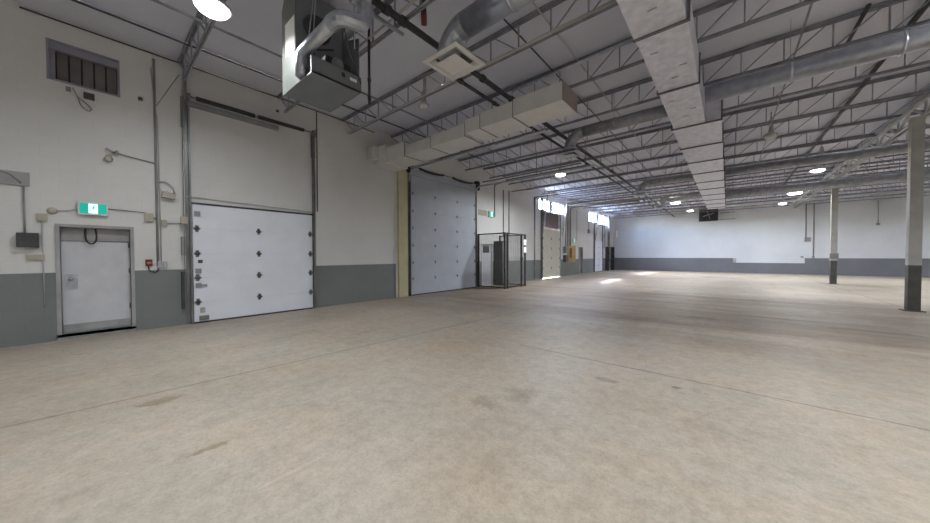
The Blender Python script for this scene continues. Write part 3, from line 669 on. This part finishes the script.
# ------------------------------------------------------------ things on the door wall
def exit_sign(lab, y0, y1, z0, z1, x=XL+.03):
    r = empty('exit_sign', (x, (y0+y1)/2, z0)); tag(r, lab, 'exit sign')
    MB().box(XL, x+.05, y0, y1, z0, z1, .01).build('housing', M['white'], r)
    w = y1-y0; hh = z1-z0; c = (y0+y1)/2; X = x+.05
    MB().box(X, X+.004, y0+.02, y1-.02, z0+.03, z1-.03).build('green_face', M['green'], r)
    MB().box(X+.004, X+.006, c-.055*w/.36, c+.055*w/.36, z0+.035, z1-.035).build('white_panel', M['signw'], r)
    m_ = MB(); s = hh/.22; X2 = X+.006; X3 = X+.008; zc = (z0+z1)/2
    m_.lathe((X2, c+.012*s, zc+.05*s), [(.011*s, 0), (.011*s, .002)], 12, 'X')
    def seg(a, b, w_): m_.bar((X2+.001, c+a[0]*s, zc+a[1]*s), (X2+.001, c+b[0]*s, zc+b[1]*s), .002, w_*s)
    seg((.008, .036), (-.006, -.005), .018); seg((-.006, -.005), (.022, -.02), .011); seg((.022, -.02), (.018, -.05), .010)
    seg((-.006, -.005), (-.012, -.035), .011); seg((-.012, -.035), (-.036, -.045), .009); seg((.006, .03), (.032, .012), .008); seg((.004, .03), (-.024, .026), .008); seg((-.024, .026), (-.03, .008), .007)
    m_.build('running_figure', M['green'], r)
    return r
exit_sign('green and white running-figure exit sign above the white exit doorway', -.20, .16, 2.24, 2.48)
exit_sign('small green exit sign on the wall above the caged enclosure', 12.4, 12.85, 3.38, 3.66)
exit_sign('tiny green exit sign above the tan electrical board', 23.2, 23.75, 2.45, 2.75)
tag(MB().box(XL+.002, XL+.02, 11.65, 12.3, 3.4, 3.66).build('wall_plate', M['tan_wall']), 'beige plate on the wall beside the exit sign above the cage', 'wall plate')

lv = empty('wall_louver', (XL, -.5, 4.55)); tag(lv, 'dark ventilation louver high in the wall above the exit doorway', 'vent')
MB().frame('X', XL-.12, XL+.015, -.50, .35, 4.55, 5.25, .03).build('frame', M['louvf'], lv)
MB().box(XL-.12, XL-.02, -.47, .32, 5.10, 5.22).build('top_rail', M['louvf'], lv)
MB().box(XL-.12, XL-.04, -.47, -.41, 4.58, 5.10).build('side_rail', M['louvf'], lv)
MB().box(XL-.25, XL-.18, -.5, .35, 4.55, 5.25).build('back_plate', M['black'], lv)
for k in range(5):
    y0 = -.405 + k*.146; MB().bar((XL-.13, y0+.07, 4.58), (XL-.13, y0+.07, 5.10), .125, .02, (0, .25, 1)).build('blade', M['louv'], lv) if 0 else MB().box(XL-.15, XL-.13, y0+.01, y0+.132, 4.58, 5.10).build('blade', M['louv'], lv)
m_ = empty('louver_motor', (XL, -.05, 4.43)); tag(m_, 'small dark motor box with dangling cable under the wall louver', 'motor')
MB().box(XL+.002, XL+.09, -.10, .03, 4.36, 4.46, .01).build('box', M['dark'], m_)
MB().tube(bend([(XL+.02, -.22, 4.5), (XL+.03, -.17, 4.36), (XL+.03, -.13, 4.2), (XL+.03, -.04, 4.13), (XL+.03, .0, 4.2), (XL+.03, -.1, 4.3), (XL+.03, -.17, 4.36)], .06, 4), .009, 6).build('cable', M['cond'], m_)
tag(MB().box(XL+.002, XL+.02, -.30, -.24, 4.42, 4.50).build('wall_bracket', M['midgrey']), 'small grey bracket on the wall just below the louver edge', 'bracket')

def wbox(name, lab, cat, y0, y1, z0, z1, d=.08, m_='midgrey', lid=True, group=None):
    o = MB().box(XL+.001, XL+d, y0, y1, z0, z1, .008).build(name, M[m_]); tag(o, lab, cat, group)
    if lid: MB().box(XL+d, XL+d+.006, y0+.015, y1-.015, z0+.015, z1-.015, .003).build('lid', M[m_], o)
    return o
wbox('cover_plate', 'large flat grey plate high at the wall edge beyond the exit doorway', 'wall plate', -1.0, -.70, 2.66, 2.89, .03, 'frame', False)
wbox('electrical_box', 'dark grey electrical box below the flat plate beside the exit doorway', 'electrical box', -.84, -.62, 1.64, 1.88, .12, 'dark')
wbox('junction_box', 'small beige box at the upper corner of the exit doorway', 'junction box', -.64, -.53, 2.09, 2.22, .06, 'beige')
wbox('switch_plate', 'low wide beige switch plate beside the exit doorway, just over the grey dado', 'switch', -.75, -.57, 1.42, 1.52, .04, 'beige')
sw = MB().box(XL+.001, XL+.001+.01, -.62, -.60, 1.46, 1.49); sw.build('rocker', M['redp'], bpy.data.objects['switch_plate'])
tag(MB().lathe((XL+.001, -.48, 2.28), [(.06, 0), (.055, .03), (.02, .05)], 18, 'X').build('smoke_sensor', M['beige']), 'small round beige sensor left above the exit doorway corner', 'sensor')
wbox('junction_box', 'pale square box between the exit doorway and the vertical conduit', 'junction box', .64, .77, 2.18, 2.36, .05, 'beige')
wbox('junction_box', 'small pale square box beside the small overhead door track', 'junction box', .88, .97, 2.10, 2.24, .05, 'beige')
wbox('fire_pull_station', 'dark red fire alarm pull station right of the exit doorway', 'alarm', .64, .74, 1.29, 1.42, .05, 'red')
MB().box(XL+.056, XL+.066, .66, .72, 1.34, 1.36).build('handle', M['beige'], bpy.data.objects['fire_pull_station'])
tag(MB().tube(bend([(XL+.03, .68, 1.29), (XL+.03, .69, 1.18), (XL+.03, .8, 1.15), (XL+.03, .83, 1.25)], .05, 4), .009, 6).build('flexible_cable', M['cable']), 'short dark cable curling under the fire alarm station', 'cable')
for a, z, lab in ((.84, 1.24, 'silver conduit fitting at the foot of the tall conduit, nearer the alarm station'), (.93, 1.24, 'silver conduit fitting at the foot of the tall conduit, nearer the overhead door')):
    tag(MB().box(XL+.001, XL+.07, a-.03, a+.03, z, z+.14, .01).build('conduit_fitting', M['galv']), lab, 'conduit fitting')
e = empty('emergency_light', (XL, .97, 2.8)); tag(e, 'beige emergency light fixture tilted on the wall beside the tall conduit', 'emergency light')
MB().bar((XL+.06, .90, 2.76), (XL+.06, 1.10, 2.73), .10, .11).build('housing', M['beige'], e)
MB().lathe((XL+.1, .93, 2.86), [(.03, -.02), (.045, .0), (.045, .03)], 14, 'X').lathe((XL+.1, 1.02, 2.84), [(.03, -.02), (.045, .0), (.045, .03)], 14, 'X').build('lamp_heads', M['white'], e)
MB().tube(bend([(XL+.03, .85, 3.0), (XL+.05, .95, 3.05), (XL+.05, 1.08, 2.92), (XL+.05, 1.1, 2.78)], .05, 4), .012, 6).build('cable', M['wcond'], e)
def wc(lab, pts, r=.013, m_='wcond', rad=.06): return pipe('wall_conduit', lab, 'conduit', [(XL+.03, a, z) for a, z in pts], r, m_, rad, n=8)
wc('tall vertical conduit on the wall between the exit doorway and small overhead door', [(.82, 5.5), (.82, 1.3)], .02, 'cond')
wc('second thin conduit hugging the tall vertical conduit', [(.77, 5.3), (.86, 4.2), (.87, 1.3)], .009)
wc('short horizontal conduit branching from the tall conduit to the horn', [(.8, 3.38), (.3, 3.46)], .011, 'cond')
wc('slanting cable from the tall conduit up to the ceiling by the small overhead door', [(.84, 4.55), (1.2, 5.35)], .007, 'cond')
wc('thin conduit from the exit sign to the pale square box', [(.16, 2.38), (.70, 2.36), (.80, 2.25)], .007, 'dark')
wc('thin conduit from the doorway corner sensor to the exit sign', [(-.5, 2.26), (-.2, 2.33)], .007, 'cond')
wc('chain-like drop from the flat plate to the dark electrical box', [(-.76, 2.66), (-.76, 1.88)], .012, 'cond')
wc('thin conduit from the beige corner box down the doorway side', [(-.585, 2.09), (-.585, .6)], .007, 'wcond')
wc('short conduit from the small pale box to the door track', [(.97, 2.17), (1.2, 2.2)], .008, 'cond')
wc('grey cable entering over the flat plate from the wall edge', [(-1.6, 2.9), (-.9, 2.86), (-.78, 2.7)], .014, 'cond')
hn = empty('alarm_horn', (XL, .24, 3.4)); tag(hn, 'small twin-armed horn bracket on the bare wall above the exit sign', 'alarm horn')
MB().bar((XL+.05, .15, 3.36), (XL+.05, .30, 3.50), .03, .04).bar((XL+.05, .15, 3.52), (XL+.05, .30, 3.42), .03, .03).build('bracket', M['cond'], hn)
MB().lathe((XL+.03, .18, 3.32), [(.05, 0), (.06, .02), (.03, .07)], 14, 'X').build('horn', M['beige'], hn)
for a, z, lab in ((.62, 4.62, 'small dark anchor on the wall left of the tall conduit top'), (3.1, 4.95+.3, 'small dark clip on the wall over the small overhead door shaft')):
    tag(MB().box(XL+.001, XL+.05, a-.03, a+.03, z-.025, z+.025, .008).build('wall_anchor', M['dark']), lab, 'anchor')
for k, (a, z0, z1, r_) in enumerate(((12.95, 3.42, 5.1, .028), (13.75, 2.5, 4.9, .03), (14.3, 2.5, 4.95, .03), (17.2, .1, 5.0, .05), (21.95, 1.9, 5.0, .05), (22.3, 2.2, 5.05, .06), (24.1, 2.6, 5.0, .02), (26.75, 3.6, 5.0, .02), (31.2, 2.2, 5.3, .03))):
    wc('vertical wall conduit ' + ['dropping to the exit sign above the cage', 'rising from the cage, nearer the tall door', 'rising from the cage on its far side', 'full height just before the cream door', 'rising from the boxes beside the cream door', 'thick, rising from the tan board', 'thin, past the tan board', 'dropping to a small box near the last window', 'beside the last overhead door'][k], [(a, z1), (a, z0)], r_, 'cond')
pipe('steel_conduit', 'thick grey pipe turning off the wall above the tan board', 'conduit', [(XL+.1, 22.6, 2.2), (XL+.1, 22.6, 5.0), (-4.4, 22.6, 5.0)], .06, 'midgrey', .25)
pipe('steel_conduit', 'curved conduit leaving the wall above the exit sign of the cage', 'conduit', [(XL+.026, 12.95, 4.6), (XL+.026, 12.95, 5.04), (-7.2, 12.6, 5.04)], .025, 'cond', .2)
wbox('junction_box', 'small grey box hanging high on the wall before the last window', 'junction box', 26.6, 26.9, 3.35, 3.65, .12, 'midgrey')

# tan board with electrical boxes
tb = MB().box(XL+.001, XL+.03, 22.2, 23.9, .95, 2.22).build('plywood_board', M['tan']); tag(tb, 'tan plywood electrical board on the wall past the cream door', 'board')
wbox('breaker_box', 'dark electrical panel beside the tan board, upper one', 'electrical box', 21.5, 22.1, 1.65, 2.1, .2, 'midgrey')
wbox('breaker_box', 'dark electrical panel beside the tan board, lower one', 'electrical box', 21.55, 22.05, 1.0, 1.5, .2, 'brown')
o = MB().box(XL+.031, XL+.2, 22.7, 23.3, 1.3, 2.0, .01).build('breaker_box', M['tan']); tag(o, 'tan-painted panel mounted on the plywood board', 'electrical box')
fr = empty('steel_rack', (XL, 32.6, 0)); tag(fr, 'dark steel rack frame standing in the far corner by the last door', 'rack')
for y_ in (31.6, 33.4): MB().box(XL+.02, XL+.35, y_-.03, y_+.03, 0, 2.3).build('upright', M['dark'], fr)
for z_ in (1.0, 1.6, 2.24): MB().box(XL+.04, XL+.33, 31.6, 33.4, z_, z_+.06).build('shelf_beam', M['dark'], fr)
MB().box(XL+.02, XL+.05, 31.63, 33.37, 1.1, 2.2).build('back_panel', M['midgrey'], fr)
pipe('exhaust_pipe', 'thick grey vertical pipe above the steel rack in the far corner', 'pipe', [(XL+.2, 32.0, 2.35), (XL+.2, 32.0, 5.3)], .11, 'midgrey')

# ------------------------------------------------------------ caged enclosure
cg = empty('wire_cage', (XL, 11.6, 0)); tag(cg, 'dark wire mesh cage around the side door beyond the tallest overhead door', 'cage')
CX1, CY0, CY1, CH = -7.5, 11.6, 13.4, 2.5
for (x, y) in ((CX1, CY0), (CX1+.0, CY0+.22), (CX1, CY1-.35), (CX1, CY1), (XL+.05, CY0), (XL+.05, CY1)):
    MB().box(x-.035, x+.035, y-.035, y+.035, 0, CH).build('post', M['dark'], cg)
for z_ in (.06, CH-.03):
    MB().box(XL+.08, CX1-.03, CY0-.02, CY0+.02, z_-.025, z_+.025).build('rail', M['dark'], cg)
    MB().box(XL+.08, CX1-.03, CY1-.02, CY1+.02, z_-.025, z_+.025).build('rail', M['dark'], cg)
    MB().box(CX1-.02, CX1+.02, CY0+.03, CY1-.03, z_-.025, z_+.025).build('rail', M['dark'], cg)
def mesh_panel(p0, p1, z0, z1, step=.055, w=.006):
    m_ = MB(); p0 = Vector((*p0, 0)); p1 = Vector((*p1, 0)); L_ = (p1-p0).length; n = int(L_/step)
    for k in range(1, n):
        q = p0+(p1-p0)*k/n; m_.bar((q.x, q.y, z0), (q.x, q.y, z1), w, w)
    k = int((z1-z0)/step)
    for j in range(1, k):
        z = z0+(z1-z0)*j/k; m_.bar((p0.x, p0.y, z), (p1.x, p1.y, z), w, w)
    return m_.build('mesh_panel', M['midgrey'], cg)
mesh_panel((XL+.08, CY0), (CX1-.04, CY0), .1, CH-.05)
mesh_panel((CX1, CY0+.04), (CX1, CY1-.04), .1, CH-.05)
mesh_panel((XL+.08, CY1), (CX1-.04, CY1), .1, CH-.05)
MB().box(CX1-.06, CX1+.045, CY1-.37, CY1-.27, 1.25, 1.4).build('latch_box', M['dark'], cg)
tag(MB().box(CX1+.036, CX1+.039, CY1-.2, CY1+.05, 1.98, 2.25).build('paper_notice', M['paper']), 'upper white paper notice on the cage post', 'notice')
tag(MB().box(CX1+.036, CX1+.039, CY1-.2, CY1+.05, 1.62, 1.9).build('paper_notice', M['paper']), 'lower white paper notice on the cage post', 'notice')
cab = empty('storage_cabinet', (-8.6, 13.1, 0)); tag(cab, 'dark grey tall cabinet standing inside the wire cage', 'cabinet')
MB().box(XL+.03, XL+.55, 12.87, 13.3, .05, 2.2, .01).build('body', M['dark'], cab)
MB().box(XL+.55, XL+.57, 12.89, 13.28, .1, 2.15, .004).build('door', M['midgrey'], cab)
MB().box(XL+.05, XL+.5, 12.9, 13.27, 0, .05).build('plinth', M['black'], cab)

# ------------------------------------------------------------ far wall things
ex = empty('wall_fan', (-1.25, YF-.3, 4.4)); tag(ex, 'dark square exhaust fan with cross blades high on the far wall', 'fan')
MB().frame('Y', YF-.35, YF-.02, -1.95, -.65, 4.4, 5.5, .08).build('housing', M['dark'], ex)
MB().box(-1.88, -.72, YF-.1, YF-.05, 4.47, 5.42).build('back', M['dark'], ex)
for a in range(4):
    t_ = a*math.pi/2+.3; c_ = Vector((-1.3, YF-.2, 4.95))
    MB().bar(c_ + Vector((math.cos(t_)*.08, 0, math.sin(t_)*.08)), c_ + Vector((math.cos(t_)*.4, .02, math.sin(t_)*.4)), .03, .2, (0, 1, 0)).build('blade', M['galv'], ex)
MB().lathe((-1.3, YF-.2, 4.95), [(.09, -.06), (.09, .06)], 14, 'Y').build('hub', M['midgrey'], ex)
gg = empty('fan_guard', (0, YF-.4, 4.5)); tag(gg, 'pale open steel frame beside the exhaust fan on the far wall', 'frame')
for x in (-.55, .15, .45): MB().box(x-.025, x+.025, YF-.6, YF-.55, 4.45, 5.4).build('bar', M['white'], gg)
for z in (4.45, 5.0): MB().box(-.6, .5, YF-.6, YF-.55, z-.03, z+.03).build('bar', M['midgrey'], gg)
for x in (-.5, .4): MB().box(x-.02, x+.02, YF-.55, YF, 4.45, 4.49).build('bracket', M['midgrey'], gg)
def fc(lab, pts, r=.02, m_='cond'): return pipe('wall_conduit', lab, 'conduit', [(x, YF-.04, z) for x, z in pts], r, m_, .2, n=8)
fc('vertical conduit on the far wall ending over the step in the dado, outer one', [(4.85, 5.3), (4.85, 1.25)], .035)
fc('vertical conduit on the far wall ending at a square box', [(4.45, 5.3), (4.45, 2.75)], .03)
fc('short conduit drop on the far wall between the two columns', [(7.78, 5.2), (7.78, 3.6)], .025)
for (x, z, s, lab) in ((4.55, 2.62, .16, 'square box on the far wall conduits'), (4.28, 1.32, .07, 'tiny box on the far wall at the corner of the dado step'), (4.85, 1.3, .07, 'small fitting at the foot of the far wall conduit'), (7.78, 3.55, .08, 'small socket at the end of the short far wall drop')):
    tag(MB().box(x-s, x+s, YF-.1, YF-.001, z-s, z+s, .01).build('junction_box', M['midgrey']), lab, 'junction box')
tag(MB().box(-8.72, -8.58, YF-.05, YF-.001, 3.3, 4.0).build('paper_notice', M['paper']), 'narrow white notice high on the far wall near the corner', 'notice')
tag(MB().box(.35, .55, YF-.006, YF-.001, .84, 1.22).build('dado_patch', M['frame']), 'lighter grey patch at the end of the tall dado on the far wall', 'paint patch')
